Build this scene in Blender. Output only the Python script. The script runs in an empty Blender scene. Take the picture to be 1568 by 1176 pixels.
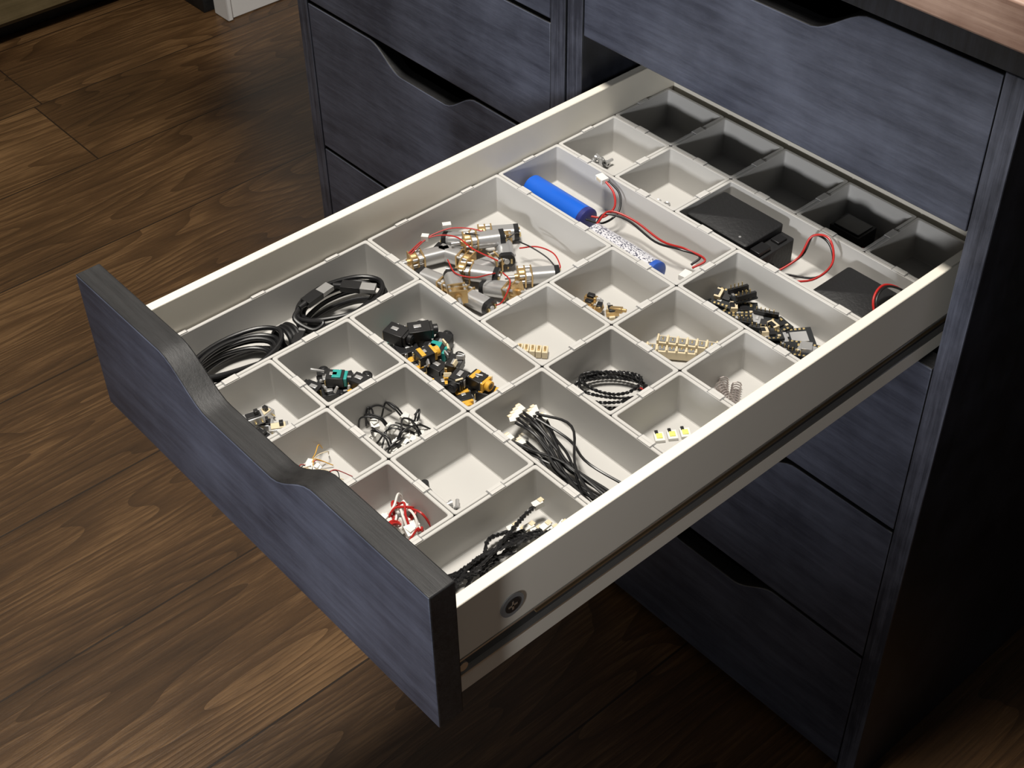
import bpy, bmesh, math, random
from mathutils import Vector, Matrix, Euler
random.seed(7)
S=0.01
scene=bpy.context.scene
try:
    scene.view_settings.view_transform='Standard'
except Exception: pass

# ------------------------------------------------------------ materials
def mat_new(name):
    m=bpy.data.materials.new(name); m.use_nodes=True
    nt=m.node_tree; b=nt.nodes['Principled BSDF']
    return m,nt,b
def N(nt,t,**k):
    n=nt.nodes.new(t)
    for a,v in k.items(): setattr(n,a,v)
    return n
def simple(name,col,rough=0.5,metal=0.0,spec=0.5,nscale=60,namt=0.08,bump=0.0,trans=0):
    m,nt,b=mat_new(name)
    tc=N(nt,'ShaderNodeTexCoord'); no=N(nt,'ShaderNodeTexNoise'); no.inputs['Scale'].default_value=nscale; no.inputs['Detail'].default_value=4
    nt.links.new(tc.outputs['Object'],no.inputs['Vector'])
    mx=N(nt,'ShaderNodeMix',data_type='RGBA')
    mx.inputs['A'].default_value=tuple(c*(1-namt) for c in col)+(1,)
    mx.inputs['B'].default_value=tuple(min(1,c*(1+namt)) for c in col)+(1,)
    nt.links.new(no.outputs['Fac'],mx.inputs['Factor'])
    nt.links.new(mx.outputs['Result'],b.inputs['Base Color'])
    b.inputs['Roughness'].default_value=rough; b.inputs['Metallic'].default_value=metal
    b.inputs['Specular IOR Level'].default_value=spec
    if bump>0:
        bp=N(nt,'ShaderNodeBump'); bp.inputs['Strength'].default_value=bump; bp.inputs['Distance'].default_value=0.001
        nt.links.new(no.outputs['Fac'],bp.inputs['Height']); nt.links.new(bp.outputs['Normal'],b.inputs['Normal'])
    return m
def laminate(name,c1,c2,scale=(8,8,60),rough=.42,bump=.25,spec=.5,p0=.36,p1=.66,cloud=14):
    m,nt,b=mat_new(name)
    tc=N(nt,'ShaderNodeTexCoord'); mp=N(nt,'ShaderNodeMapping'); mp.inputs['Scale'].default_value=scale
    nt.links.new(tc.outputs['Object'],mp.inputs['Vector'])
    n1=N(nt,'ShaderNodeTexNoise'); n1.inputs['Scale'].default_value=5; n1.inputs['Detail'].default_value=9; n1.inputs['Roughness'].default_value=.72
    nt.links.new(mp.outputs['Vector'],n1.inputs['Vector'])
    n2=N(nt,'ShaderNodeTexNoise'); n2.inputs['Scale'].default_value=cloud; n2.inputs['Detail'].default_value=6; n2.inputs['Roughness'].default_value=.6
    nt.links.new(tc.outputs['Object'],n2.inputs['Vector'])
    ad=N(nt,'ShaderNodeMath',operation='ADD'); ml=N(nt,'ShaderNodeMath',operation='MULTIPLY'); ml.inputs[1].default_value=.5
    nt.links.new(n1.outputs['Fac'],ad.inputs[0]); nt.links.new(n2.outputs['Fac'],ad.inputs[1]); nt.links.new(ad.outputs[0],ml.inputs[0])
    r=N(nt,'ShaderNodeValToRGB'); r.color_ramp.elements[0].position=p0; r.color_ramp.elements[1].position=p1
    r.color_ramp.elements[0].color=c1+(1,); r.color_ramp.elements[1].color=c2+(1,)
    nt.links.new(ml.outputs[0],r.inputs['Fac']); nt.links.new(r.outputs['Color'],b.inputs['Base Color'])
    b.inputs['Roughness'].default_value=rough; b.inputs['Specular IOR Level'].default_value=spec
    bp=N(nt,'ShaderNodeBump'); bp.inputs['Strength'].default_value=bump; bp.inputs['Distance'].default_value=0.0006
    nt.links.new(n1.outputs['Fac'],bp.inputs['Height']); nt.links.new(bp.outputs['Normal'],b.inputs['Normal'])
    return m
M={}
M['front']=laminate('black_laminate_blue_sheen',(0.038,0.044,0.066),(0.108,0.122,0.172),scale=(2.5,8,26),p0=.39,p1=.65,bump=.45)  # bluish sheen of the black-brown laminate is mixed into the base colour
M['panel']=laminate('black_laminate_panel',(0.008,0.009,0.012),(0.028,0.031,0.043),scale=(50,8,3),p0=.42,p1=.62,bump=.4)
M['pedge']=laminate('black_laminate_lit_edge',(0.026,0.030,0.044),(0.120,0.132,0.180),scale=(70,8,2.5),p0=.42,p1=.64,bump=.5)  # brighter copy of the panel laminate; the lit look is in the colour
M['edge']=laminate('black_edge_band',(0.004,0.004,0.005),(0.019,0.019,0.020),scale=(3,60,60),rough=.5,p0=.42,p1=.62,bump=.5)
M['inner']=simple('cabinet_inner_black',(0.010,0.010,0.012),.7)
M['desk']=laminate('desktop_wood',(0.27,0.165,0.125),(0.50,0.35,0.28),scale=(1.2,45,45),rough=.5,p0=.42,p1=.62)
M['rail']=simple('drawer_white_metal',(0.76,0.72,0.63),.42,nscale=25,namt=.03)
M['railin']=simple('drawer_inner_grey',(0.55,0.54,0.52),.3,nscale=20,namt=.04,spec=.6)
M['tray']=simple('tray_grey_plastic',(0.50,0.49,0.47),.5,nscale=30,namt=.03)
M['clip']=simple('tray_clip_plastic',(0.54,0.53,0.51),.5)
M['slit']=simple('slit_shadow_plastic',(0.20,0.20,0.20),.7)
M['steel']=simple('runner_steel',(0.62,0.61,0.58),.3,.85)
M['refl']=simple('runner_brown_reflection',(0.28,0.20,0.11),.35,.7)  # brown reflection in the runner, painted as a strip colour
M['dark']=simple('runner_dark',(0.015,0.015,0.017),.45)
M['blk']=simple('black_plastic',(0.012,0.012,0.013),.38)
M['blkr']=simple('black_rubber_cable',(0.008,0.008,0.009),.36,spec=.5)
M['blkm']=simple('matte_black_box',(0.013,0.013,0.014),.55,bump=.3,nscale=400,spec=.35)
M['red']=simple('red_wire',(0.42,0.018,0.015),.35)
M['wht']=simple('white_connector',(0.72,0.71,0.67),.4)
M['cream']=simple('cream_connector',(0.66,0.56,0.38),.45)
M['brass']=simple('brass',(0.60,0.42,0.20),.38,.8)
M['silver']=simple('nickel',(0.54,0.54,0.54),.36,.7)
M['blue']=simple('blue_shrink_wrap',(0.012,0.12,0.62),.3)
M['navy']=simple('navy_cap',(0.03,0.035,0.18),.4)
M['lblue']=simple('light_blue_wrap',(0.03,0.10,0.45),.35)
M['yel']=simple('yellow_plastic',(0.66,0.36,0.04),.4)
M['teal']=simple('teal_plastic',(0.02,0.30,0.27),.4)
M['pcb']=simple('black_pcb',(0.012,0.014,0.016),.35)
M['gold']=simple('gold_pads',(0.75,0.58,0.28),.3,.8)
M['ledy']=simple('led_phosphor_yellow',(0.80,0.80,0.18),.35)
M['wallp']=simple('wall_paint',(0.62,0.60,0.56),.8,nscale=5,namt=.02)
M['trim']=simple('white_painted_trim',(0.80,0.80,0.80),.4,nscale=5,namt=.02)
M['olive']=laminate('sideboard_wood',(0.10,0.075,0.035),(0.19,0.145,0.075),scale=(6,1,40),rough=.5)
M['copper']=simple('spring_steel',(0.50,0.45,0.43),.35,.7)

def battery_label():
    m,nt,b=mat_new('printed_battery_label')
    tc=N(nt,'ShaderNodeTexCoord'); mp=N(nt,'ShaderNodeMapping'); mp.inputs['Scale'].default_value=(520,900,900)
    nt.links.new(tc.outputs['Object'],mp.inputs['Vector'])
    n=N(nt,'ShaderNodeTexNoise'); n.inputs['Scale'].default_value=1.2; n.inputs['Detail'].default_value=1
    nt.links.new(mp.outputs['Vector'],n.inputs['Vector'])
    w=N(nt,'ShaderNodeTexWave',bands_direction='Z'); w.inputs['Scale'].default_value=75
    nt.links.new(tc.outputs['Object'],w.inputs['Vector'])
    m1=N(nt,'ShaderNodeMath',operation='GREATER_THAN'); m1.inputs[1].default_value=.55; nt.links.new(n.outputs['Fac'],m1.inputs[0])
    m2=N(nt,'ShaderNodeMath',operation='GREATER_THAN'); m2.inputs[1].default_value=.55; nt.links.new(w.outputs['Fac'],m2.inputs[0])
    mm=N(nt,'ShaderNodeMath',operation='MULTIPLY'); nt.links.new(m1.outputs[0],mm.inputs[0]); nt.links.new(m2.outputs[0],mm.inputs[1])
    mx=N(nt,'ShaderNodeMix',data_type='RGBA'); mx.inputs['A'].default_value=(.62,.62,.66,1); mx.inputs['B'].default_value=(.08,.08,.12,1)
    nt.links.new(mm.outputs[0],mx.inputs['Factor']); nt.links.new(mx.outputs['Result'],b.inputs['Base Color']); b.inputs['Roughness'].default_value=.4
    return m
M['print']=battery_label()

def floor_mat():
    m,nt,b=mat_new('stained_oak_planks'); L=nt.links.new
    tc=N(nt,'ShaderNodeTexCoord'); sp=N(nt,'ShaderNodeSeparateXYZ'); L(tc.outputs['Object'],sp.inputs[0])
    def mth(op,a,bv=None):
        n=N(nt,'ShaderNodeMath',operation=op)
        for i,v in enumerate((a,bv)):
            if v is None: continue
            if isinstance(v,(int,float)): n.inputs[i].default_value=v
            else: L(v,n.inputs[i])
        return n.outputs[0]
    px=mth('DIVIDE',mth('ADD',sp.outputs[0],0.060),0.187)
    ix=mth('FLOOR',px); fx=mth('FRACT',px)
    wn=N(nt,'ShaderNodeTexWhiteNoise',noise_dimensions='1D'); L(ix,wn.inputs['W'])
    py=mth('ADD',mth('DIVIDE',sp.outputs[1],1.9),mth('MULTIPLY',wn.outputs['Value'],7.3))
    iy=mth('FLOOR',py); fy=mth('FRACT',py)
    cb=N(nt,'ShaderNodeCombineXYZ'); L(ix,cb.inputs[0]); L(iy,cb.inputs[1])
    w2=N(nt,'ShaderNodeTexWhiteNoise',noise_dimensions='3D'); L(cb.outputs[0],w2.inputs['Vector'])
    va=N(nt,'ShaderNodeVectorMath',operation='MULTIPLY_ADD'); L(w2.outputs['Color'],va.inputs[0]); va.inputs[1].default_value=(9,9,9); L(tc.outputs['Object'],va.inputs[2])
    mp=N(nt,'ShaderNodeMapping'); mp.inputs['Scale'].default_value=(1,.13,1); L(va.outputs[0],mp.inputs['Vector'])
    big=N(nt,'ShaderNodeTexNoise'); big.inputs['Scale'].default_value=8; big.inputs['Detail'].default_value=2; big.inputs['Roughness'].default_value=.35; L(mp.outputs[0],big.inputs['Vector'])
    rings=mth('FRACT',mth('MULTIPLY',big.outputs['Fac'],30))
    fine=N(nt,'ShaderNodeTexNoise'); fine.inputs['Scale'].default_value=330; fine.inputs['Detail'].default_value=6; fine.inputs['Roughness'].default_value=.7
    mp2=N(nt,'ShaderNodeMapping'); mp2.inputs['Scale'].default_value=(1,.045,1); L(va.outputs[0],mp2.inputs['Vector']); L(mp2.outputs[0],fine.inputs['Vector'])
    med=N(nt,'ShaderNodeTexNoise'); med.inputs['Scale'].default_value=6; med.inputs['Detail'].default_value=5
    mp3=N(nt,'ShaderNodeMapping'); mp3.inputs['Scale'].default_value=(1,.5,1); L(va.outputs[0],mp3.inputs['Vector']); L(mp3.outputs[0],med.inputs['Vector'])
    gl=mth('MULTIPLY',mth('POWER',rings,2.5),mth('MULTIPLY',fine.outputs['Fac'],.34))
    s=mth('ADD',mth('MULTIPLY',fine.outputs['Fac'],.74),mth('MULTIPLY',med.outputs['Fac'],.74))
    s=mth('SUBTRACT',s,gl)
    s=mth('ADD',s,mth('MULTIPLY',w2.outputs['Value'],.08))
    s=mth('SUBTRACT',s,.200)
    vo=N(nt,'ShaderNodeTexVoronoi'); vo.inputs['Scale'].default_value=2.6; mp4=N(nt,'ShaderNodeMapping'); mp4.inputs['Scale'].default_value=(1,.55,1); L(va.outputs[0],mp4.inputs['Vector']); L(mp4.outputs[0],vo.inputs['Vector'])
    kn=N(nt,'ShaderNodeMapRange'); kn.inputs['From Min'].default_value=.015; kn.inputs['From Max'].default_value=.075; kn.inputs['To Min'].default_value=.32; kn.inputs['To Max'].default_value=0; L(vo.outputs['Distance'],kn.inputs['Value'])
    s=mth('SUBTRACT',s,kn.outputs[0])
    r=N(nt,'ShaderNodeValToRGB'); L(s,r.inputs['Fac'])
    e=r.color_ramp.elements; e[0].position=.20; e[0].color=(.015,.0075,.0034,1); e[1].position=.88; e[1].color=(.225,.127,.055,1)
    k=r.color_ramp.elements.new(.56); k.color=(.076,.039,.0155,1)
    sx=mth('LESS_THAN',mth('MINIMUM',fx,mth('SUBTRACT',1,fx)),.006)
    sy=mth('LESS_THAN',mth('MINIMUM',fy,mth('SUBTRACT',1,fy)),.0006)
    seam=mth('MAXIMUM',sx,sy)
    mx=N(nt,'ShaderNodeMix',data_type='RGBA'); L(seam,mx.inputs['Factor']); L(r.outputs[0],mx.inputs['A']); mx.inputs['B'].default_value=(.020,.011,.0055,1)
    L(mx.outputs['Result'],b.inputs['Base Color'])
    b.inputs['Roughness'].default_value=.36
    h=mth('SUBTRACT',s,mth('MULTIPLY',seam,1.2))
    bp=N(nt,'ShaderNodeBump'); bp.inputs['Strength'].default_value=.4; bp.inputs['Distance'].default_value=.0012; L(h,bp.inputs['Height']); L(bp.outputs[0],b.inputs['Normal'])
    return m
M['floor']=floor_mat()

# ------------------------------------------------------------ mesh builder (units: cm)
def catmull(pts,n=6,cyc=False):
    P=[Vector(p) for p in pts]
    if len(P)<3 and not cyc: return P
    out=[]; L=len(P); rng=L if cyc else L-1
    for i in range(rng):
        p1=P[i]; p2=P[(i+1)%L]
        p0=P[i-1] if (cyc or i>0) else p1*2-p2
        p3=P[(i+2)%L] if (cyc or i+2<L) else p2*2-p1
        for k in range(n):
            t=k/n
            out.append(0.5*((2*p1)+(p2-p0)*t+(2*p0-5*p1+4*p2-p3)*t*t+(3*p1-p0-3*p2+p3)*t**3))
    if not cyc: out.append(P[-1])
    return out
class MB:
    def __init__(s): s.bm=bmesh.new(); s.mats=[]
    def mi(s,k):
        if k not in s.mats: s.mats.append(k)
        return s.mats.index(k)
    def box(s,c,size,mat,rot=(0,0,0),taper=1.0):
        hx,hy,hz=[a/2 for a in size]; R=Euler([math.radians(a) for a in rot]).to_matrix(); c=Vector(c); vs=[]
        for z,t in ((-hz,1),(hz,taper)):
            for x,y in ((-hx,-hy),(hx,-hy),(hx,hy),(-hx,hy)):
                vs.append(s.bm.verts.new((c+R@Vector((x*t,y*t,z)))*S))
        m=s.mi(mat)
        for f in ((3,2,1,0),(4,5,6,7),(0,1,5,4),(1,2,6,5),(2,3,7,6),(3,0,4,7)):
            fc=s.bm.faces.new([vs[i] for i in f]); fc.material_index=m
    def b2(s,x0,x1,y0,y1,z0,z1,mat): s.box(((x0+x1)/2,(y0+y1)/2,(z0+z1)/2),(abs(x1-x0),abs(y1-y0),abs(z1-z0)),mat)
    def loft(s,loops,mat,cap0=True,cap1=True):
        m=s.mi(mat) if isinstance(mat,str) else None
        R=[[s.bm.verts.new(Vector(p)*S) for p in lp] for lp in loops]
        for k in range(len(R)-1):
            mm=m if m is not None else s.mi(mat[k])
            a,b=R[k],R[k+1]; n=len(a)
            for i in range(n):
                f=s.bm.faces.new((a[i],a[(i+1)%n],b[(i+1)%n],b[i])); f.material_index=mm
        if cap0: f=s.bm.faces.new(list(reversed(R[0]))); f.material_index=m if m is not None else s.mi(mat[0])
        if cap1: f=s.bm.faces.new(R[-1]); f.material_index=m if m is not None else s.mi(mat[-1])
    def tube(s,pts,r,mat,seg=8,cyc=False,n=6,smooth=True,cap=True):
        P=catmull(pts,n,cyc) if smooth else [Vector(p) for p in pts]
        L=len(P); loops=[]; up=None
        for i,p in enumerate(P):
            a=P[(i-1)%L] if (cyc or i>0) else p; b=P[(i+1)%L] if (cyc or i<L-1) else p
            t=(b-a)
            if t.length<1e-9: t=Vector((1,0,0))
            t.normalize()
            if up is None: up=Vector((0,0,1)) if abs(t.z)<.9 else Vector((1,0,0))
            u=up-t*up.dot(t)
            if u.length<1e-6: u=t.orthogonal()
            u.normalize(); w=t.cross(u); up=u
            loops.append([p+(u*math.cos(2*math.pi*k/seg)+w*math.sin(2*math.pi*k/seg))*r for k in range(seg)])
        if cyc: loops.append(loops[0]); s.loft(loops,mat,False,False)
        else: s.loft(loops,mat,cap,cap)
    def cyl(s,p0,p1,r,mat,seg=20,r1=None,flat=None):
        p0=Vector(p0);p1=Vector(p1);t=(p1-p0).normalized()
        up=Vector((0,0,1)) if abs(t.z)<.9 else Vector((1,0,0))
        u=(up-t*up.dot(t)).normalized(); w=t.cross(u); r1=r if r1 is None else r1
        def lp(p,r):
            o=[]
            for k in range(seg):
                a=2*math.pi*k/seg; cu=math.cos(a)*r; cw=math.sin(a)*r
                if flat: cu=max(-flat,min(flat,cu))
                o.append(p+u*cu+w*cw)
            return o
        s.loft([lp(p0,r),lp(p1,r1)],mat)
    def finish(s,name,bevel=0,parent=None,angle=35):
        bmesh.ops.recalc_face_normals(s.bm,faces=s.bm.faces)
        me=bpy.data.meshes.new(name); s.bm.to_mesh(me); s.bm.free()
        for k in s.mats: me.materials.append(M[k])
        me.polygons.foreach_set('use_smooth',[True]*len(me.polygons))
        me.set_sharp_from_angle(angle=math.radians(angle))
        o=bpy.data.objects.new(name,me); scene.collection.objects.link(o)
        if bevel:
            md=o.modifiers.new('bevel','BEVEL'); md.width=bevel*S; md.segments=2; md.limit_method='ANGLE'; md.angle_limit=math.radians(40); md.harden_normals=False
        if parent: o.parent=parent
        return o
def empty(name):
    o=bpy.data.objects.new(name,None); scene.collection.objects.link(o); o.empty_display_size=.05; return o
def rrect(x0,x1,y0,y1,z,r,n=4):
    o=[]
    for cx,cy,a0 in ((x1-r,y0+r,-90),(x1-r,y1-r,0),(x0+r,y1-r,90),(x0+r,y0+r,180)):
        for k in range(n+1):
            a=math.radians(a0+90*k/n); o.append((cx+r*math.cos(a),cy+r*math.sin(a),z))
    return o

# ------------------------------------------------------------ key dimensions (cm)
c=5.85
YC=39.3; YF=-1.76; T=1.6
ZT=6.05; ZB=-4.1
FX0,FX1=-1.95,30.95
FLOOR=-51.1
def frontpanel(name,x0,x1,z0,z1,y,parent,cut=True,t=T):
    b=MB(); xc=(x0+x1)/2+.1
    def ztop(x):
        if not cut: return z1
        w=7.3; d=abs(x-xc)
        if d>w: return z1
        q=min(1,(w-d)/4.3); q=q*q*(3-2*q)
        return z1-2.1*q
    n=60; xs=[x0+(x1-x0)*i/n for i in range(n+1)] if cut else [x0,x1]
    F=b.mi('front'); E=b.mi('edge')
    vt0=[b.bm.verts.new(Vector((x,y,ztop(x)))*S) for x in xs]; vt1=[b.bm.verts.new(Vector((x,y+t,ztop(x)))*S) for x in xs]
    vb0=[b.bm.verts.new(Vector((x,y,z0))*S) for x in xs]; vb1=[b.bm.verts.new(Vector((x,y+t,z0))*S) for x in xs]
    def f(v,m):
        q=b.bm.faces.new(v); q.material_index=m
    for i in range(len(xs)-1):
        f((vb0[i],vb0[i+1],vt0[i+1],vt0[i]),F); f((vb1[i+1],vb1[i],vt1[i],vt1[i+1]),E)
        f((vt0[i],vt0[i+1],vt1[i+1],vt1[i]),E); f((vb0[i+1],vb0[i],vb1[i],vb1[i+1]),E)
    f((vb0[0],vt0[0],vt1[0],vb1[0]),E); f((vt0[-1],vb0[-1],vb1[-1],vt1[-1]),E)
    return b.finish(name,bevel=.09,parent=parent,angle=30)

# ------------------------------------------------------------ cabinets
rows=[(16.9,6.4),(ZT,ZB),(-4.45,-19.75),(-20.1,-34.5),(-34.85,-49.3)]
def cabinet(x0,skip):
    e=empty('drawer_cabinet'); x1=x0+36.2; y1=YC+57
    b=MB()
    b.b2(x0,x0+1.6,YC,y1,FLOOR+.02,17.15,'panel'); b.b2(x1-1.6,x1,YC,y1,FLOOR+.02,17.15,'panel')
    b.b2(x0,x1,YC,y1,17.17,18.85,'panel')
    b.b2(x0+.03,x0+1.57,YC-.06,YC-.003,FLOOR+.02,17.13,'pedge'); b.b2(x1-1.57,x1-.03,YC-.06,YC-.003,FLOOR+.02,17.13,'pedge')  # thin strips added so the panel front edges look lit
    b.b2(x0+1.62,x1-1.62,y1-.6,y1-.02,FLOOR+.5,17.1,'inner')
    b.b2(x0+1.62,x1-1.62,YC+2,y1-.7,FLOOR+.3,FLOOR+1.6,'inner')
    b.b2(x0+1.62,x1-1.62,YC+1.2,YC+2.4,FLOOR+.02,FLOOR+1.7,'edge')
    b.finish('carcass',bevel=.05,parent=e)
    for i,(zt,zb) in enumerate(rows):
        if i==skip: continue
        frontpanel('drawer_front_%d'%(i+1),x0+1.67,x1-1.67,zb,zt,YC,e)
        d=MB()
        xa,xb=x0+2.9,x1-2.9; ya,yb=YC+T+.05,YC+50; za=zb+.4; zz=zb+6.5 if zt-zb<12 else zb+10
        d.b2(xa,xb,ya,yb,za,za+.5,'inner')
        d.b2(xa,xa+.7,ya,yb,za+.5,zz,'inner'); d.b2(xb-.7,xb,ya,yb,za+.5,zz,'inner'); d.b2(xa+.7,xb-.7,yb-.7,yb,za+.5,zz,'inner')
        d.finish('drawer_box_%d'%(i+1),parent=e)
    return e
cabinet(-3.6,1)
cabinet(-40.0,-1)
b=MB(); b.b2(-75,150,38.5,102,18.9,21.6,'desk'); b.finish('desktop',bevel=.15)

# ------------------------------------------------------------ open drawer
dr=empty('open_drawer')
frontpanel('front_board',FX0,FX1,ZB,ZT,YF,dr)
XRO,XRI,XLO,XLI=29.9,29.2,-.9,-.22
ZR=2.55; ZBT=-4.35; YB=48.4; y0=YF+T+.02
b=MB()
for xo,xi,sg in ((XRO,XRI,1),(XLO,XLI,-1)):
    b.b2(xi,xo,y0,YB,-1.6,ZR,'rail'); b.b2(xi,xo-.02*sg,y0,YB,ZBT,-2.95,'rail')
    b.b2(xi,xo-.45*sg,y0,YB,-2.95,-1.6,'dark')
b.b2(XLI,XRI,YB-.9,YB,-3.6,ZR-.3,'rail')
b.b2(XLI,XRI,y0,YB-.9,-3.7,-3.25,'railin')
b.finish('sides_and_base',bevel=.07,parent=dr)
b=MB()
for xs,sg in ((XRO,1),(XLO,-1)):
    b.b2(xs-.44*sg,xs-.28*sg,y0+.3,YC+30,-2.9,-1.65,'dark')
    b.b2(xs-.30*sg,xs+.0*sg,y0+.3,YC+30,-1.78,-1.66,'steel')
    b.b2(xs-.28*sg,xs-.10*sg,y0+6,YC+30,-2.30,-2.16,'refl')  # strip painted as the brown reflection along the runner
    b.b2(xs-.30*sg,xs+.06*sg,y0+.3,YC+30,-2.93,-2.80,'steel')
    b.cyl((xs-.3*sg,y0+.9,-2.25),(xs+.05*sg,y0+.9,-2.25),.3,'steel')
b.finish('runner_rails',parent=dr)
b=MB()
b.cyl((XRO-.05,4.1,-.1),(XRO+.06,4.1,-.1),.78,'slit',28); b.cyl((XRO,4.1,-.1),(XRO+.09,4.1,-.1),.5,'dark',24)
b.box((XRO+.09,4.1,-.1),(.03,.6,.12),'steel'); b.box((XRO+.09,4.1,-.1),(.03,.12,.6),'steel')
b.finish('cam_screw',parent=dr)

# ------------------------------------------------------------ organizer tray
tr=empty('drawer_organizer_tray')
H=2.9
mods=[(0,1,0,3),(1,2,0,1),(2,3,0,1),(3,4,0,1),(1,2,1,2),(2,3,1,2),(3,4,1,2),(4,5,0,2),(1,3,2,3),(3,5,2,3),
(0,2,3,5),(2,3,3,4),(3,4,3,4),(4,5,3,4),(2,3,4,5),(3,4,4,5),(4,5,4,5),(0,3,5,6),(3,5,5,6),(0,1,6,7),(1,2,6,7),(2,5,6,7)]+[(i,i+1,7,8) for i in range(5)]
clips=MB()
for u0,u1,v0,v1 in mods:
    g=.015
    x0,x1,ya,yb=u0*c-.1+g,u1*c-.1-g,v0*c+g,v1*c-g
    b=MB(); w=.24
    lo=[rrect(x0+.12,x1-.12,ya+.12,yb-.12,-H-.2,.15), rrect(x0+.03,x1-.03,ya+.03,yb-.03,-.1,.15), rrect(x0,x1,ya,yb,-.04,.16), rrect(x0+.03,x1-.03,ya+.03,yb-.03,0,.14),
        rrect(x0+w-.04,x1-w+.04,ya+w-.04,yb-w+.04,0,.16), rrect(x0+w,x1-w,ya+w,yb-w,-.04,.14), rrect(x0+w+.12,x1-w-.12,ya+w+.12,yb-w-.12,-H+.06,.10),rrect(x0+w+.16,x1-w-.16,ya+w+.16,yb-w-.16,-H,.08)]
    b.loft(lo,'tray'); b.finish('compartment',parent=tr,angle=25)
    for i in range(u0,u1):
        for yy,s in ((ya,1),(yb,-1)):
            xm=(i+.5)*c-.1
            if 0<yy<46: clips.box((xm,yy+s*.1,.02),(.95,.24,.06),'clip'); clips.box((xm-.52,yy+s*.1,.003),(.06,.24,.03),'slit'); clips.box((xm+.52,yy+s*.1,.003),(.06,.24,.03),'slit')
    for j in range(v0,v1):
        for xx,s in ((x0,1),(x1,-1)):
            ym=(j+.5)*c
            clips.box((xx+s*.1,ym,.02),(.24,.95,.06),'clip'); clips.box((xx+s*.1,ym-.52,.003),(.24,.06,.03),'slit'); clips.box((xx+s*.1,ym+.52,.003),(.24,.06,.03),'slit')
clips.finish('joining_clips',parent=tr)
FZ=-H

# ------------------------------------------------------------ contents
def rnd(a,b): return random.uniform(a,b)
def rotz(p,a,o=(0,0)):
    ca,sa=math.cos(math.radians(a)),math.sin(math.radians(a)); return (o[0]+p[0]*ca-p[1]*sa,o[1]+p[0]*sa+p[1]*ca,p[2])
def cable(name,cx,cy,rx,ry,loops,zt,plug,tail):
    b=MB(); pts=[]; ox=oy=0;s=1
    for k in range(loops*8):
        if k%8==0: s=rnd(.74,1.0); ox=rnd(-.2,.2); oy=rnd(-.3,.3)
        a=2*math.pi*k/8; q=k/(loops*8)
        pts.append((cx+ox+rx*s*math.cos(a),cy+oy+ry*s*math.sin(a),FZ+.25+zt*q+.1*math.sin(k*1.3)))
    pts+=tail; b.tube(pts,.16,'blkr',10,n=5)
    for (px,py,pz,an,ty) in plug:
        R=(0,0,an)
        def at(d,z=0): return rotz((d,0,pz+z),an,(px,py))
        b.box(at(0),(1.3,.8 if ty else .6,.42),'blk',R); b.cyl(at(-.65),at(-1.2),.22,'blk',12,r1=.17)
        b.box(at(1.15),(1.0,.72 if ty else .45,.32 if ty else .2),'silver',R)
    b.finish(name,bevel=.04)
cable('usb_cable',2.8,4.9,1.9,3.6,7,1.7,[(3.9,9.0,FZ+1.5,130,0)],[(4.6,7.0,FZ+1.6),(4.7,8.2,FZ+1.6)])
cable('usb_cable',2.75,13.3,1.9,3.5,6,1.7,[(1.9,11.6,FZ+2.2,100,1),(2.6,14.2,FZ+2.2,40,1)],[(3.8,10.2,FZ+1.5),(2.6,9.7,FZ+1.9),(2.0,10.5,FZ+2.1)])
b=MB()
for k in range(3): b.tube([(2.9+1.0*math.cos(a*math.pi/4),8.7+.3*k+.3*math.sin(a*math.pi/4)-.3,FZ+1.0+.75*math.sin(a*math.pi/4)) for a in range(8)],.16,'blkr',8,cyc=True)
b.finish('cable_tie')

def motor(b,x,y,z,an,tilt=0):
    E=Matrix.Rotation(math.radians(an),3,'Z')@Matrix.Rotation(math.radians(tilt),3,'Y'); o=Vector((x,y,z))
    def q(a,bb=0,cc=0): return o+E@Vector((a,bb,cc))
    rot=tuple(math.degrees(v) for v in E.to_euler())
    b.cyl(q(.0),q(1.5),.6,'silver',24,flat=.5); b.cyl(q(1.5),q(1.85),.6,'blk',20,flat=.5); b.cyl(q(1.85),q(1.95),.2,'silver',12)
    for d in (-.06,-.5,-.95): b.box(q(d),(.1,1.2,1.0),'brass',rot)
    b.cyl(q(-.12),q(-.42),.36,'silver',18); b.cyl(q(-.55,.12,.1),q(-.9,.12,.1),.42,'brass',18); b.cyl(q(-.1,-.3,-.25),q(-.9,-.3,-.25),.12,'silver',8)
    b.cyl(q(-.1,.48,.38),q(-.95,.48,.38),.09,'silver',8); b.cyl(q(-.1,-.48,.38),q(-.95,-.48,.38),.09,'silver',8)
    b.cyl(q(-1.0),q(-1.85),.14,'silver',14); b.cyl(q(-1.0),q(-1.2),.25,'brass',14)
    b.box(q(1.88,.33,0),(.2,.12,.3),'gold',rot); b.box(q(1.88,-.33,0),(.2,.12,.3),'gold',rot)
    return q(1.88,.33,0),q(1.88,-.33,0)
b=MB(); ends=[]
ML=[(2.8,26.2,.65,55,0),(4.6,25.7,.9,-35,0),(8.3,25.0,.7,55,0),(3.4,22.7,.7,200,0),(5.6,22.0,1.0,35,0),(4.7,20.0,.65,-165,0),(1.8,20.8,.7,70,0),(7.2,20.4,.65,10,0),(8.4,22.6,.8,-160,12),(2.5,24.3,.9,215,8),(6.7,19.7,1.4,150,5),(3.6,24.2,1.5,60,0),(5.4,23.9,.7,-100,0)]
for x,y,z,a,t in ML: ends.append(motor(b,x,y,FZ+z,a,t))
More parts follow.
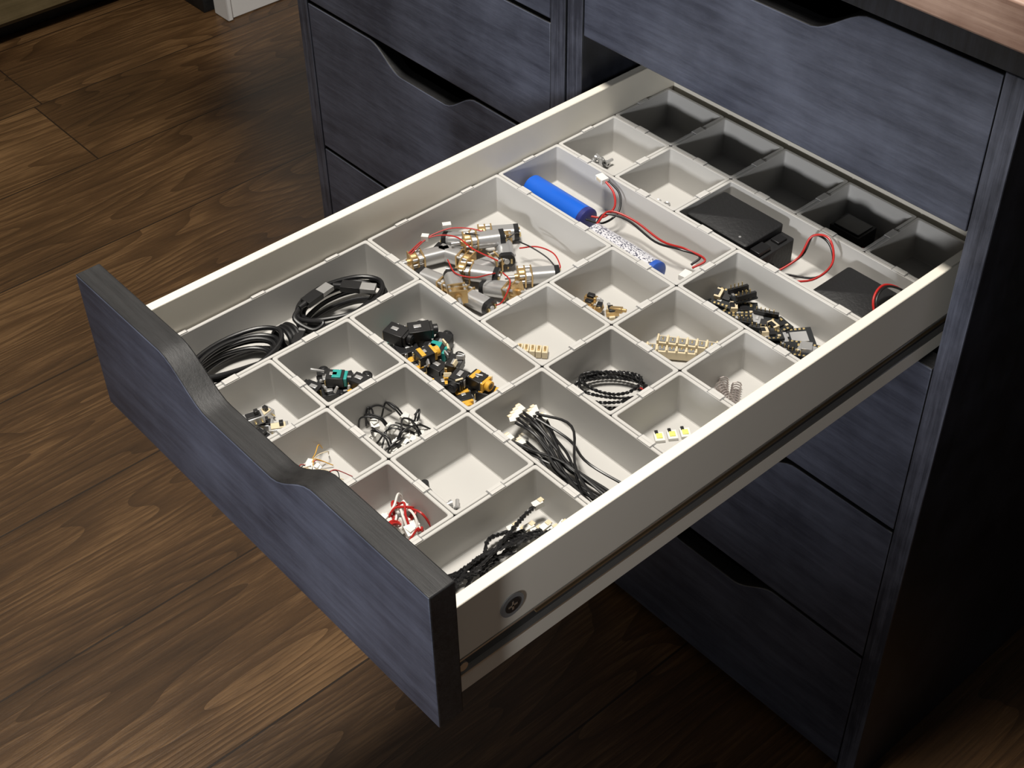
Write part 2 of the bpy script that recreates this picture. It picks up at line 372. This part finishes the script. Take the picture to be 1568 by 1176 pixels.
W=[([ends[2][0],(8.9,27.0,FZ+.9),(7.8,27.4,FZ+1.1),(6.6,27.0,FZ+1.2),(6.0,25.9,FZ+1.3)],'red'),
 ([ends[2][1],(8.2,26.7,FZ+1.1),(6.8,26.4,FZ+1.5),(5.6,26.2,FZ+1.5)],'blkr'),
 ([(1.2,20,FZ+1.2),(1.0,21.6,FZ+1.5),(1.6,23.2,FZ+1.9),(2.6,24.2,FZ+2.0),(3.6,25.0,FZ+1.8)],'red'),
 ([(1.4,20,FZ+1.2),(1.3,21.8,FZ+1.7),(2.6,23,FZ+1.9),(4.6,23.0,FZ+1.9),(6.2,23.8,FZ+1.4)],'red'),
 ([ends[4][0],(7.2,22.4,FZ+1.6),(7.0,21.0,FZ+1.9),(5.8,20.4,FZ+1.9),(4.0,21.2,FZ+1.6)],'red'),
 ([ends[0][1],(4.4,27.0,FZ+1.2),(4.8,25.4,FZ+1.7),(3.0,23.6,FZ+2.1)],'blkr'),
 ([ends[7][0],(9.4,21.4,FZ+1.1),(8.8,22.6,FZ+1.7),(7.6,23.0,FZ+1.6)],'red')]
for p,m in W: b.tube(p,.05,m,6)
b.box((1.1,21.6,FZ+1.7),(.5,.4,.4),'wht',(0,0,40)); b.box((1.0,23.6,FZ+1.7),(.6,.4,.3),'wht',(0,0,60))
b.finish('gear_motor_pile')

def battery(x0,x1,y,z,body,end,name,wires):
    b=MB(); r=.93
    b.cyl((x0+.15,y,z),(x1-.5,y,z),r,body,32); b.cyl((x0,y,z),(x0+.15,y,z),r*.86,body,32,r1=r)
    b.cyl((x1-.5,y,z),(x1-.12,y,z),r+.005,end,32); b.cyl((x1-.12,y,z),(x1,y,z),r,end,32,r1=r*.8)
    for pts,m in wires[0]: b.tube(pts,.085,m,8)
    for (p,rt) in wires[1]:
        b.box(p,(.85,.6,.4),'wht',rt); b.box((p[0],p[1],p[2]+.02),(.5,.64,.25),'cream',rt)
    b.finish(name,bevel=.02)
zb_=FZ+.95
battery(.55,6.6,31.9,zb_,'blue','navy','battery_pack',([
 ([(6.5,32.1,zb_+.3),(7.2,32.7,zb_+.3),(7.4,33.6,zb_+.8),(6.8,34.1,zb_+1.5),(5.8,34.2,zb_+2.0)],'red'),
 ([(6.5,31.6,zb_+.3),(7.5,32.4,zb_+.1),(7.8,33.6,zb_+.6),(7.1,34.4,zb_+1.4),(5.9,34.45,zb_+1.95)],'blkr')],[((5.5,34.2,zb_+2.0),(0,0,170))]))
battery(7.9,14.2,31.0,zb_,'print','lblue','battery_pack',([
 ([(8.0,31.1,zb_+.6),(7.6,32.4,zb_+.9),(9.2,33.1,zb_+.9),(12,33.0,zb_+.6),(14.0,33.3,zb_+.9),(15.2,34.0,zb_+.6),(15.1,33.3,zb_+.2)],'blkr'),
 ([(8.0,31.3,zb_+.8),(7.7,32.8,zb_+1.0),(9.4,33.5,zb_+.8),(12.2,33.5,zb_+.5),(14.2,33.6,zb_+.9),(15.6,34.1,zb_+.5),(15.3,33.2,zb_+.1)],'red')],[((15.1,32.8,FZ+.5),(0,0,-80))]))

b=MB(); z0=FZ+.02
b.loft([rrect(12.2,18.7,35.8,39.6,z0,.2),rrect(12.2,18.7,35.8,39.6,z0+2.1,.2),rrect(12.3,18.6,35.9,39.5,z0+2.15,.2)],'blkm')
b.loft([rrect(12.2,17.6,35.75,39.65,z0+2.18,.2),rrect(12.2,17.6,35.75,39.65,z0+2.7,.2),rrect(12.3,17.5,35.85,39.55,z0+2.78,.2)],'blkm')
b.box((18.1,36.7,z0+2.35),(.8,1.2,.3),'blk'); b.box((18.1,38.6,z0+2.25),(.7,.9,.2),'blk'); b.cyl((16.6,36.3,z0+2.75),(16.6,36.3,z0+2.82),.1,'slit',12)
for s,m in ((0,'red'),(.35,'blkr')):
    b.tube([(18.6,37.2+s,z0+1.0),(19.3,36.9+s,z0+1.0),(19.9,38.6+s,z0+1.7),(20.0,39.6+s*.5,z0+3.0),(21.2,39.9,z0+3.3-s),(22.2,39.2,z0+2.2),(21.7,37.9+s,z0+1.2),(19.9,36.8+s,z0+.7+s),(19.0,36.5,z0+.4+s)],.085,m,8)
b.finish('battery_holder',bevel=.03)
b=MB()
b.loft([rrect(23.3,27.8,35.7,39.5,z0,.2),rrect(23.3,27.8,35.7,39.5,z0+1.9,.2),rrect(23.4,27.7,35.8,39.4,z0+1.95,.2)],'blkm')
b.loft([rrect(23.3,27.8,35.7,39.5,z0+2.0,.2),rrect(23.3,27.8,35.7,39.5,z0+2.4,.2),rrect(23.4,27.7,35.8,39.4,z0+2.48,.2)],'blkm')
for s,m in ((0,'red'),(.22,'blkr')):
    b.tube([(28.0,36.0+s,z0+.6),(28.2+s,36.2+s,z0+1.8),(27.2+s,36.8,z0+3.3),(26.9+s,38.2,z0+3.6),(27.6+s,39.4,z0+2.9),(28.3,39.9,z0+1.6)],.085,m,8)
b.finish('battery_holder',bevel=.03)
b=MB()
b.tube([(19,43,FZ+.2),(21,44,FZ+.5),(22,42.5,FZ+1.5),(20.5,42,FZ+1.2),(19.5,43.5,FZ+.6)],.08,'red',6)
b.box((20,44.3,FZ+.83),(2.5,2,1.6),'blkm'); b.box((20,44.3,FZ+1.68),(2.1,1.6,.1),'blk')
b.finish('battery_clip',bevel=.06)

def screw(b,x,y,z,an,L=.6,r=.12,m='silver'):
    d=rotz((1,0,0),an); p=Vector((x,y,z)); d=Vector((d[0],d[1],0))
    b.cyl(p,p+d*.16,r*1.9,m,14,r1=r*1.6); b.cyl(p+d*.16,p+d*(L+.16),r,m,10); b.cyl(p-d*.01,p+d*.02,r*.8,'dark',6)
b=MB()
for i in range(11): screw(b,1.2+rnd(-.6,.6),38.2+rnd(-.6,.6),FZ+.25+.25*(i%3),rnd(0,360))
b.finish('screw_pile')
b=MB()
for x,y in ((7.3,38.2),(8.0,38.4),(7.6,37.5),(8.3,37.3),(8.4,38.0)):
    b.tube([(x+.2*math.cos(a*math.pi/4),y+.2*math.sin(a*math.pi/4),FZ+.1) for a in range(8)],.07,'dark' if x>8 else 'silver',6,cyc=True)
b.finish('washer_pile')

def pcb(b,x,y,z,an,w,l,kind,tilt=0):
    R=Euler((math.radians(tilt),0,math.radians(an))).to_matrix(); o=Vector((x,y,z)); rt=(tilt,0,an)
    def q(a,bb,cc): return o+R@Vector((a,bb,cc))
    b.box(o,(w,l,.14),'pcb',rt)
    n=int((w-.3)/.28)
    for i in range(n):
        for s in (-1,1):
            b.box(q(-w/2+.25+i*.28,s*(l/2-.12),.08),(.15,.15,.03),'gold',rt)
    b.box(q(0,0,.13),(.5,.5,.14),'blk',rt); b.box(q(-.5,.3,.11),(.18,.3,.12),'silver',rt); b.box(q(.45,-.3,.11),(.2,.15,.1),'cream',rt)
    b.box(q(.5,.35,.1),(.15,.25,.1),'gold',rt); b.box(q(-.35,-.4,.1),(.3,.15,.1),'silver',rt)
    if kind=='jst':
        b.box(q(-w/2+.3,0,.25),(.45,.75,.36),'cream',rt); b.box(q(-w/2+.2,0,.36),(.3,.5,.2),'blk',rt)
    if kind=='pins':
        for s in (-1,1):
            b.box(q(0,s*(l/2-.12),.3),(w*.9,.22,.35),'blk',rt)
            for i in range(n): b.box(q(-w/2+.25+i*.28,s*(l/2-.12),.6),(.06,.06,.35),'gold',rt)
    if kind=='esp':
        b.box(q(.2,0,.18),(1.1,.9,.16),'silver',rt); b.box(q(-w/2+.3,0,.2),(.6,.85,.3),'silver',rt)
    if kind=='usb':
        b.box(q(w/2-.3,0,.22),(.7,.9,.3),'silver',rt)
b=MB()
for a in [(18.9,32.7,.7,20,1.7,1.5,'jst',14),(19.6,33.4,.9,70,1.6,1.3,'pins',-10),(18.9,31.6,.25,5,2.0,1.6,'',0),(20.3,32.8,.5,45,1.9,1.5,'jst',0),(21.1,32.0,.4,50,2.3,1.8,'usb',10),(21.6,31.2,.3,30,1.8,1.5,'pins',0),(22.2,32.6,.6,30,1.8,1.6,'pins',12),(22.9,33.2,.5,80,1.5,1.3,'jst',0),(23.4,31.9,.8,50,1.5,1.3,'jst',-12),(24.4,33.2,.3,55,2.4,1.9,'esp',6),(24.9,32.0,.6,35,2.6,1.8,'usb',-8),(26.2,32.9,.35,20,2.2,1.8,'esp',0),(25.4,31.0,.25,10,2.2,1.8,'pins',0)]:
    pcb(b,a[0],a[1],FZ+a[2]+.1,a[3],a[4],a[5],a[6],a[7])
b.finish('microcontroller_board_pile',bevel=.01)

b=MB()
for i in range(12):
    x,y,a=13.9+rnd(-1.2,1.2),25.6+rnd(-1,1),rnd(0,180); z=FZ+.3+.25*(i%3)
    b.box((x,y,z),(.85,.4,.36),'brass' if i%3 else 'cream',(rnd(-20,20),rnd(-20,20),a)); p=rotz((.7,0,z),a,(x,y)); b.cyl((x,y,z+.05),(p[0],p[1],z+.1),.12,'brass' if i%2 else 'silver',10)
    if i%2==0: b.box((x,y,z+.25),(.5,.35,.2),'blk',(0,0,a))
b.finish('brass_connector_pile',bevel=.03)
b=MB()
for i in range(5):
    t=(i-2)*.42; b.box((13.75+t*.75,20.1+t*.6,FZ+.3),(.36,.7,.5),'cream',(0,0,42)); b.box((13.75+t*.75,20.1+t*.6,FZ+.58),(.14,.4,.1),'brass',(0,0,42))
b.finish('pin_socket',bevel=.02)
b=MB()
for (x,y,a,z) in ((19.7,26.2,40,.45),(20.4,27.3,36,.75)):
    b.box((x,y,FZ+z),(3.8,.75,.6),'cream',(0,0,a))
    for i in range(6):
        p=rotz((-1.55+i*.62,0,FZ+z+.32),a,(x,y)); b.box(p,(.40,.5,.08),'slit',(0,0,a)); p=rotz((-1.55+i*.62,.0,FZ+z+.36),a,(x,y)); b.box(p,(.1,.25,.12),'gold',(0,0,a))
        p=rotz((-1.86+i*.62,-.05,FZ+z+.38),a,(x,y)); b.box(p,(.12,.7,.22),'cream',(0,0,a))
    p=rotz((-1.86+6*.62,-.05,FZ+z+.38),a,(x,y)); b.box(p,(.12,.7,.22),'cream',(0,0,a))
b.finish('connector_housing',bevel=.02)
def twisted(b,pts,r,pitch,m1='blkr',m2='blkr',cyc=False,tr_=.055):
    P=catmull(pts,10,cyc)
    for ph,m in ((0,m1),(math.pi,m2)):
        q=[]; d=0
        for i,p in enumerate(P):
            t=(P[(i+1)%len(P)]-p) if i<len(P)-1 else p-P[i-1]
            d+=t.length; t.normalize(); u=Vector((0,0,1)); w=t.cross(u).normalized() if t.cross(u).length>1e-4 else Vector((1,0,0)); a=d/pitch*2*math.pi+ph
            q.append(p+(u*math.cos(a)+w*math.sin(a))*r)
        b.tube(q,tr_,m,6,cyc=cyc,n=1,smooth=False)
b=MB()
for k in range(5):
    pts=[]
    for i in range(12):
        A=(2.5-.16*k)*math.cos(i*math.pi/6)+.1*math.sin(k*3+i); B=(1.55-.13*k)*math.sin(i*math.pi/6)+.12*math.cos(k*5)
        p=rotz((A,B,FZ+.2+.26*k+.15*math.sin(i+k*2)),45,(20.0,21.0)); pts.append(p)
    twisted(b,pts,.06,.55,cyc=True,tr_=.058)
twisted(b,[(21.4,21.9,FZ+1),(22.0,22.2,FZ+1.3),(22.5,22.6,FZ+1.6)],.07,.55,'blkr','red')
b.finish('twisted_wire_coil')
b=MB()
for (x,y,a,z) in ((24.5,26.2,-50,.35),(25.3,26.4,-55,.35),(25.2,25.6,-25,.8)):
    L=2.0; n=9; pts=[]
    for i in range(n*8+1):
        t=i/(n*8); th=i*math.pi/4; p=rotz(((t-.5)*L,.3*math.cos(th),0),a,(x,y)); pts.append((p[0],p[1],FZ+z+.3*math.sin(th)))
    b.tube(pts,.045,'copper',5,smooth=False)
b.finish('coil_spring_pile')
b=MB()
for (x,y) in ((24.6,20.5),(25.0,21.2),(25.4,21.9)):
    b.box((x,y,FZ+.12),(.6,.75,.2),'wht',(0,0,55)); b.box((x,y,FZ+.24),(.36,.4,.08),'ledy',(0,0,55)); b.box((x-.35,y+.1,FZ+.15),(.2,.3,.24),'blk',(0,0,55))
b.finish('led_chip_pile',bevel=.02)

b=MB()
for i in range(15):
    y=13.2+(i*.83)%3.0; x=18.3+(i*.37)%1.6; z=FZ+.3+.35*((i*7)%4)
    ey=13.8+rnd(-1.5,1.3); em=14.2+rnd(-.7,.7)
    b.box((x,y,z+.2),(.5,.38,.36),'wht',(0,10,rnd(-35,15))); b.box((x-.2,y,z+.38),(.2,.3,.06),'cream')
    b.tube([(x+.3,y,z+.15),(x+1.8,y*.6+em*.4,z+.2),(23,em,FZ+.3+.22*(i%4)),(26,em*.3+ey*.7,FZ+.25+.2*(i%3)),(28.2,ey,FZ+.2+.1*(i%3))],.085,'blkr',7)
b.tube([(19.5,15.2,FZ+1.5),(22,15.6,FZ+1.2),(24.5,14.8,FZ+1.6),(28.2,16.0,FZ+.8)],.085,'blkr',7)
b.tube([(19.0,15.6,FZ+1.3),(21.5,16.2,FZ+1.6),(24.5,13.8,FZ+1.7),(28.2,13.2,FZ+.8)],.085,'blkr',7)
b.finish('jst_wire_bundle')
def jack(b,x,y,z,an,col,L=1.25,W=1.15,Hh=.9):
    R=(0,0,an)
    def q(d,e=0,f=0): return rotz((d,e,z+f),an,(x,y))
    b.box(q(0),(L,W,Hh),'blk',R); b.box(q(L/2+.1),(.2,W*.9,Hh*.9),col,R); b.cyl(q(L/2+.2),q(L/2+.5),.34,'blk' if col=='teal' else col,18); b.cyl(q(L/2+.45),q(L/2+.52),.2,'dark',12)
    for s in (-.4,.4): b.box(q(s*.6,W/2+.03,0),(.2,.06,Hh*.9),'silver',R); b.box(q(-L/2-.03,s,-.1),(.06,.2,Hh*.7),'gold',R)
    b.box(q(-.1,0,Hh/2+.03),(.5,.3,.08),'silver',R)
    if col=='teal': b.box(q(.1,0,Hh/2+.02),(L*.5,W*.8,.1),'teal',R)
    if col=='yel': b.box(q(-.2,0,Hh/2+.02),(.3,W*.9,.12),'yel',R)
b=MB()
for a in ((7.3,14.6,.5,200,'teal'),(8.0,15.5,.6,140,'blk'),(8.6,14.0,.5,250,'blk'),(9.7,15.3,.55,30,'teal'),(8.4,15.2,1.4,60,'blk'),(7.6,14.0,1.35,20,'blk'),(9.6,16.0,.5,120,'blk')): jack(b,a[0],a[1],FZ+a[2],a[3],a[4],1.4,1.1,.8)
for a in ((10.4,13.3,.5,160,'yel'),(11.2,14.4,.5,10,'blk'),(10.4,14.0,1.3,80,'yel'),(12.6,13.7,.5,240,'yel'),(13.4,14.9,.5,60,'yel'),(14.4,13.8,.5,-20,'yel'),(13.6,14.2,1.35,-70,'blk'),(12.3,14.9,1.2,120,'blk'),(15.0,15.1,.55,30,'yel'),(13.8,13.0,.5,200,'blk'),(14.4,15.0,1.3,10,'yel')): jack(b,a[0],a[1],FZ+a[2],a[3],a[4],1.05,.95,.7)
for i in range(12):
    x,y=10.5+rnd(0,4.4),13+rnd(0,2.6); b.box((x,y,FZ+1.3+rnd(0,.5)),(.5,.12,.3),'silver' if i%2 else 'cream',(rnd(-30,30),0,rnd(0,180)))
b.finish('audio_jack_pile',bevel=.03)
b=MB()
for a in ((7.3,8.5,.5,150,'blk'),(8.6,8.0,.5,60,'blk'),(8.3,9.5,.5,-20,'blk'),(7.5,7.4,.5,200,'blk'),(8.4,8.6,1.35,45,'teal'),(9.8,9.0,.5,80,'yel'),(9.3,10.0,.5,130,'blk'),(9.6,9.6,1.2,20,'blk')): jack(b,a[0],a[1],FZ+a[2],a[3],a[4],1.1,.9,.7)
for i in range(6):
    x,y=7.2+rnd(0,2.6),7.4+rnd(0,2.6); b.cyl((x,y,FZ+1.2),(x+rnd(-.7,.7),y+rnd(-.7,.7),FZ+1.5),.1,'silver',8)
b.finish('audio_jack_pile',bevel=.03)
b=MB()
for i,(x,y,a) in enumerate(((7.3,2.4,30),(8.0,3.4,50),(7.3,3.9,100),(8.8,2.8,10),(8.9,3.9,60),(7.9,2.9,75))):
    z=FZ+.4+(.8 if i==5 else 0); R=(0,0,a); b.box((x,y,z),(1.2,.7,.55),'silver',R); b.box((x,y,z+.3),(.9,.5,.1),'blk' if i%2 else 'cream',R); p=rotz((.2,0,z+.45),a,(x,y)); b.box(p,(.25,.3,.35),'blk',R)
    for k in (-.4,0,.4): p=rotz((k,-.42,z),a,(x,y)); b.box(p,(.1,.25,.1),'gold',R)
b.finish('slide_switch_pile',bevel=.03)
def leads(name,cx,cy,cols,n,spread,rw=.055,arc=1.8,clampr=2.3,pc='wht',ps=1.0,hz=.5):
    b=MB()
    for i in range(n):
        a=rnd(0,360); x,y=cx+rnd(-spread,spread)*.7,cy+rnd(-spread,spread)*.7; z=FZ+.35+rnd(0,.7)
        def cl(p): return (max(cx-clampr,min(cx+clampr,p[0])),max(cy-clampr,min(cy+clampr,p[1])),p[2])
        b.box((x,y,z),(.6*ps,.5*ps,.36*ps),pc,(rnd(-25,25),rnd(-25,25),a)); b.box((x,y,z+.1),(.4*ps,.35*ps,.3*ps),pc,(0,0,a+20))
        for s in (0,.16):
            p=[rotz((.2,s-.08,z),a,(x,y)),rotz((.8,s-.1,z+hz),a,(x,y)),cl(rotz((arc*.8,s+rnd(-.6,.6),z+hz*.6+rnd(0,.4)),a,(x,y))),cl(rotz((arc*1.2,s+rnd(-1.2,1.2),FZ+.15),a,(x,y)))]
            b.tube(p,rw,cols[(i+int(s*10))%len(cols)],6)
    return b.finish(name,bevel=.02)
leads('plug_lead_pile',14.2,8.7,['blkr'],14,2.1,rw=.065,arc=2.2,clampr=2.2)
leads('fine_wire_pile',13.5,3.4,['cream','yel','red','blkr','cream'],9,1.4,rw=.035,ps=.8,clampr=1.6)
leads('red_plug_lead_pile',19.8,3.9,['red','wht','red','red'],15,2.1,rw=.075,arc=2.0,ps=1.15,clampr=1.8)
b=MB(); b.cyl((18.7,7.3,FZ+.02),(18.7,7.3,FZ+.12),.42,'blk'); b.cyl((18.7,7.3,FZ+.12),(18.7,7.3,FZ+.95),.3,'blk',20,r1=.24)
b.finish('rubber_foot',bevel=.03)
b=MB(); screw(b,20.7,7.3,FZ+.25,20); screw(b,21.1,7.7,FZ+.25,140); screw(b,20.5,7.8,FZ+.25,250,.4); b.cyl((20.3,7.2,FZ+.02),(20.3,7.2,FZ+.2),.2,'blk')
b.finish('screw_pile')
b=MB()
for i in range(10):
    x=24.4+(i*.77)%2.6; y=9.0+(i*.53)%2.0; z=FZ+.4+.3*(i%4)
    b.box((x,y,z),(.4,.6,.36),'wht',(15,0,rnd(-30,30))); b.box((x,y+.2,z+.2),(.3,.3,.1),'cream')
    ex=24.3+(i*.61)%2.8
    twisted(b,[(x,y-.3,z),(x*.6+ex*.4,y-1.8,z+.3),(25.5+.35*math.sin(i*2),5.6,FZ+.5+.28*(i%4)),(ex,3.2,FZ+.35+.25*(i%4)),(ex+.3*math.sin(i),.9,FZ+.3+.2*(i%3))],.08,.6,tr_=.08)
b.finish('twisted_pair_bundle')

# ------------------------------------------------------------ room
fl=MB(); fl.b2(-260,260,-260,106,FLOOR-2,FLOOR,'floor'); fl.finish('floor')
b=MB(); b.b2(-152,-148,-260,110,FLOOR,190,'wallp'); b.finish('wall_left')
b=MB(); b.b2(-148,260,106,110,FLOOR,190,'wallp'); b.finish('wall_back')
b=MB(); b.b2(-118,-76,104.6,106,FLOOR,FLOOR+9,'trim'); b.finish('baseboard_back',bevel=.2)
b=MB(); b.b2(-124.3,-121.2,76.5,105.5,FLOOR,160,'trim'); b.b2(-124.8,-120.7,76.2,77.2,FLOOR,160,'trim'); b.finish('door_frame',bevel=.2)
b=MB()
b.b2(-146.5,-137.2,-60,74,FLOOR+3.5,30,'olive'); b.b2(-146.5,-141,-58,73,FLOOR,FLOOR+3.5,'edge'); b.b2(-137.2,-136.6,-58,6,FLOOR+4.2,28,'olive'); b.b2(-137.2,-136.6,7,73,FLOOR+4.2,28,'olive')
b.finish('sideboard',bevel=.15)
b=MB(); b.b2(-147,-126,75,105,FLOOR,60,'edge'); b.b2(-126,-125.4,76,104,FLOOR+3,58,'inner'); b.finish('dark_opening_block',bevel=.1)  # black block standing in for a dark opening, darkness given by colour

# ------------------------------------------------------------ lights
def area(name,loc,target,size,power,col):
    l=bpy.data.lights.new(name,'AREA'); l.shape='DISK'; l.size=size; l.energy=power; l.color=col
    o=bpy.data.objects.new(name,l); scene.collection.objects.link(o); o.location=loc
    o.rotation_euler=(Vector(target)-Vector(loc)).to_track_quat('-Z','Y').to_euler(); return o
area('ceiling_lamp_light',(.06,-.02,1.88),(.1,.1,0),.46,56,(1,.945,.86))
l=bpy.data.lights.new('front_fill_spot','SPOT'); l.energy=110; l.color=(.97,.98,1); l.spot_size=math.radians(17); l.spot_blend=1; l.shadow_soft_size=.10  # fill spot added to brighten the drawer front, no known source
o=bpy.data.objects.new('front_fill_spot',l); scene.collection.objects.link(o); o.location=(.75,-1.8,.45)
o.rotation_euler=(Vector((.19,.05,.07))-o.location).to_track_quat('-Z','Y').to_euler()
w=bpy.data.worlds.new('World'); scene.world=w; w.use_nodes=True
w.node_tree.nodes['Background'].inputs[0].default_value=(.86,.90,1,1); w.node_tree.nodes['Background'].inputs[1].default_value=.05

# ------------------------------------------------------------ camera
rx,roll,rz=0.83961,-0.01965,0.85959
X=Matrix.Rotation(rx,3,'X'); Z=Matrix.Rotation(rz,3,'Z'); Zr=Matrix.Rotation(roll,3,'Z')
cam=bpy.data.cameras.new('camera'); cam.lens=2176.3/1568*36; cam.sensor_width=36; cam.clip_start=.02
co=bpy.data.objects.new('camera',cam); scene.collection.objects.link(co)
co.matrix_world=Matrix.Translation((.651,-.2593,.56445))@(Z@X@Zr).to_4x4()
scene.camera=co
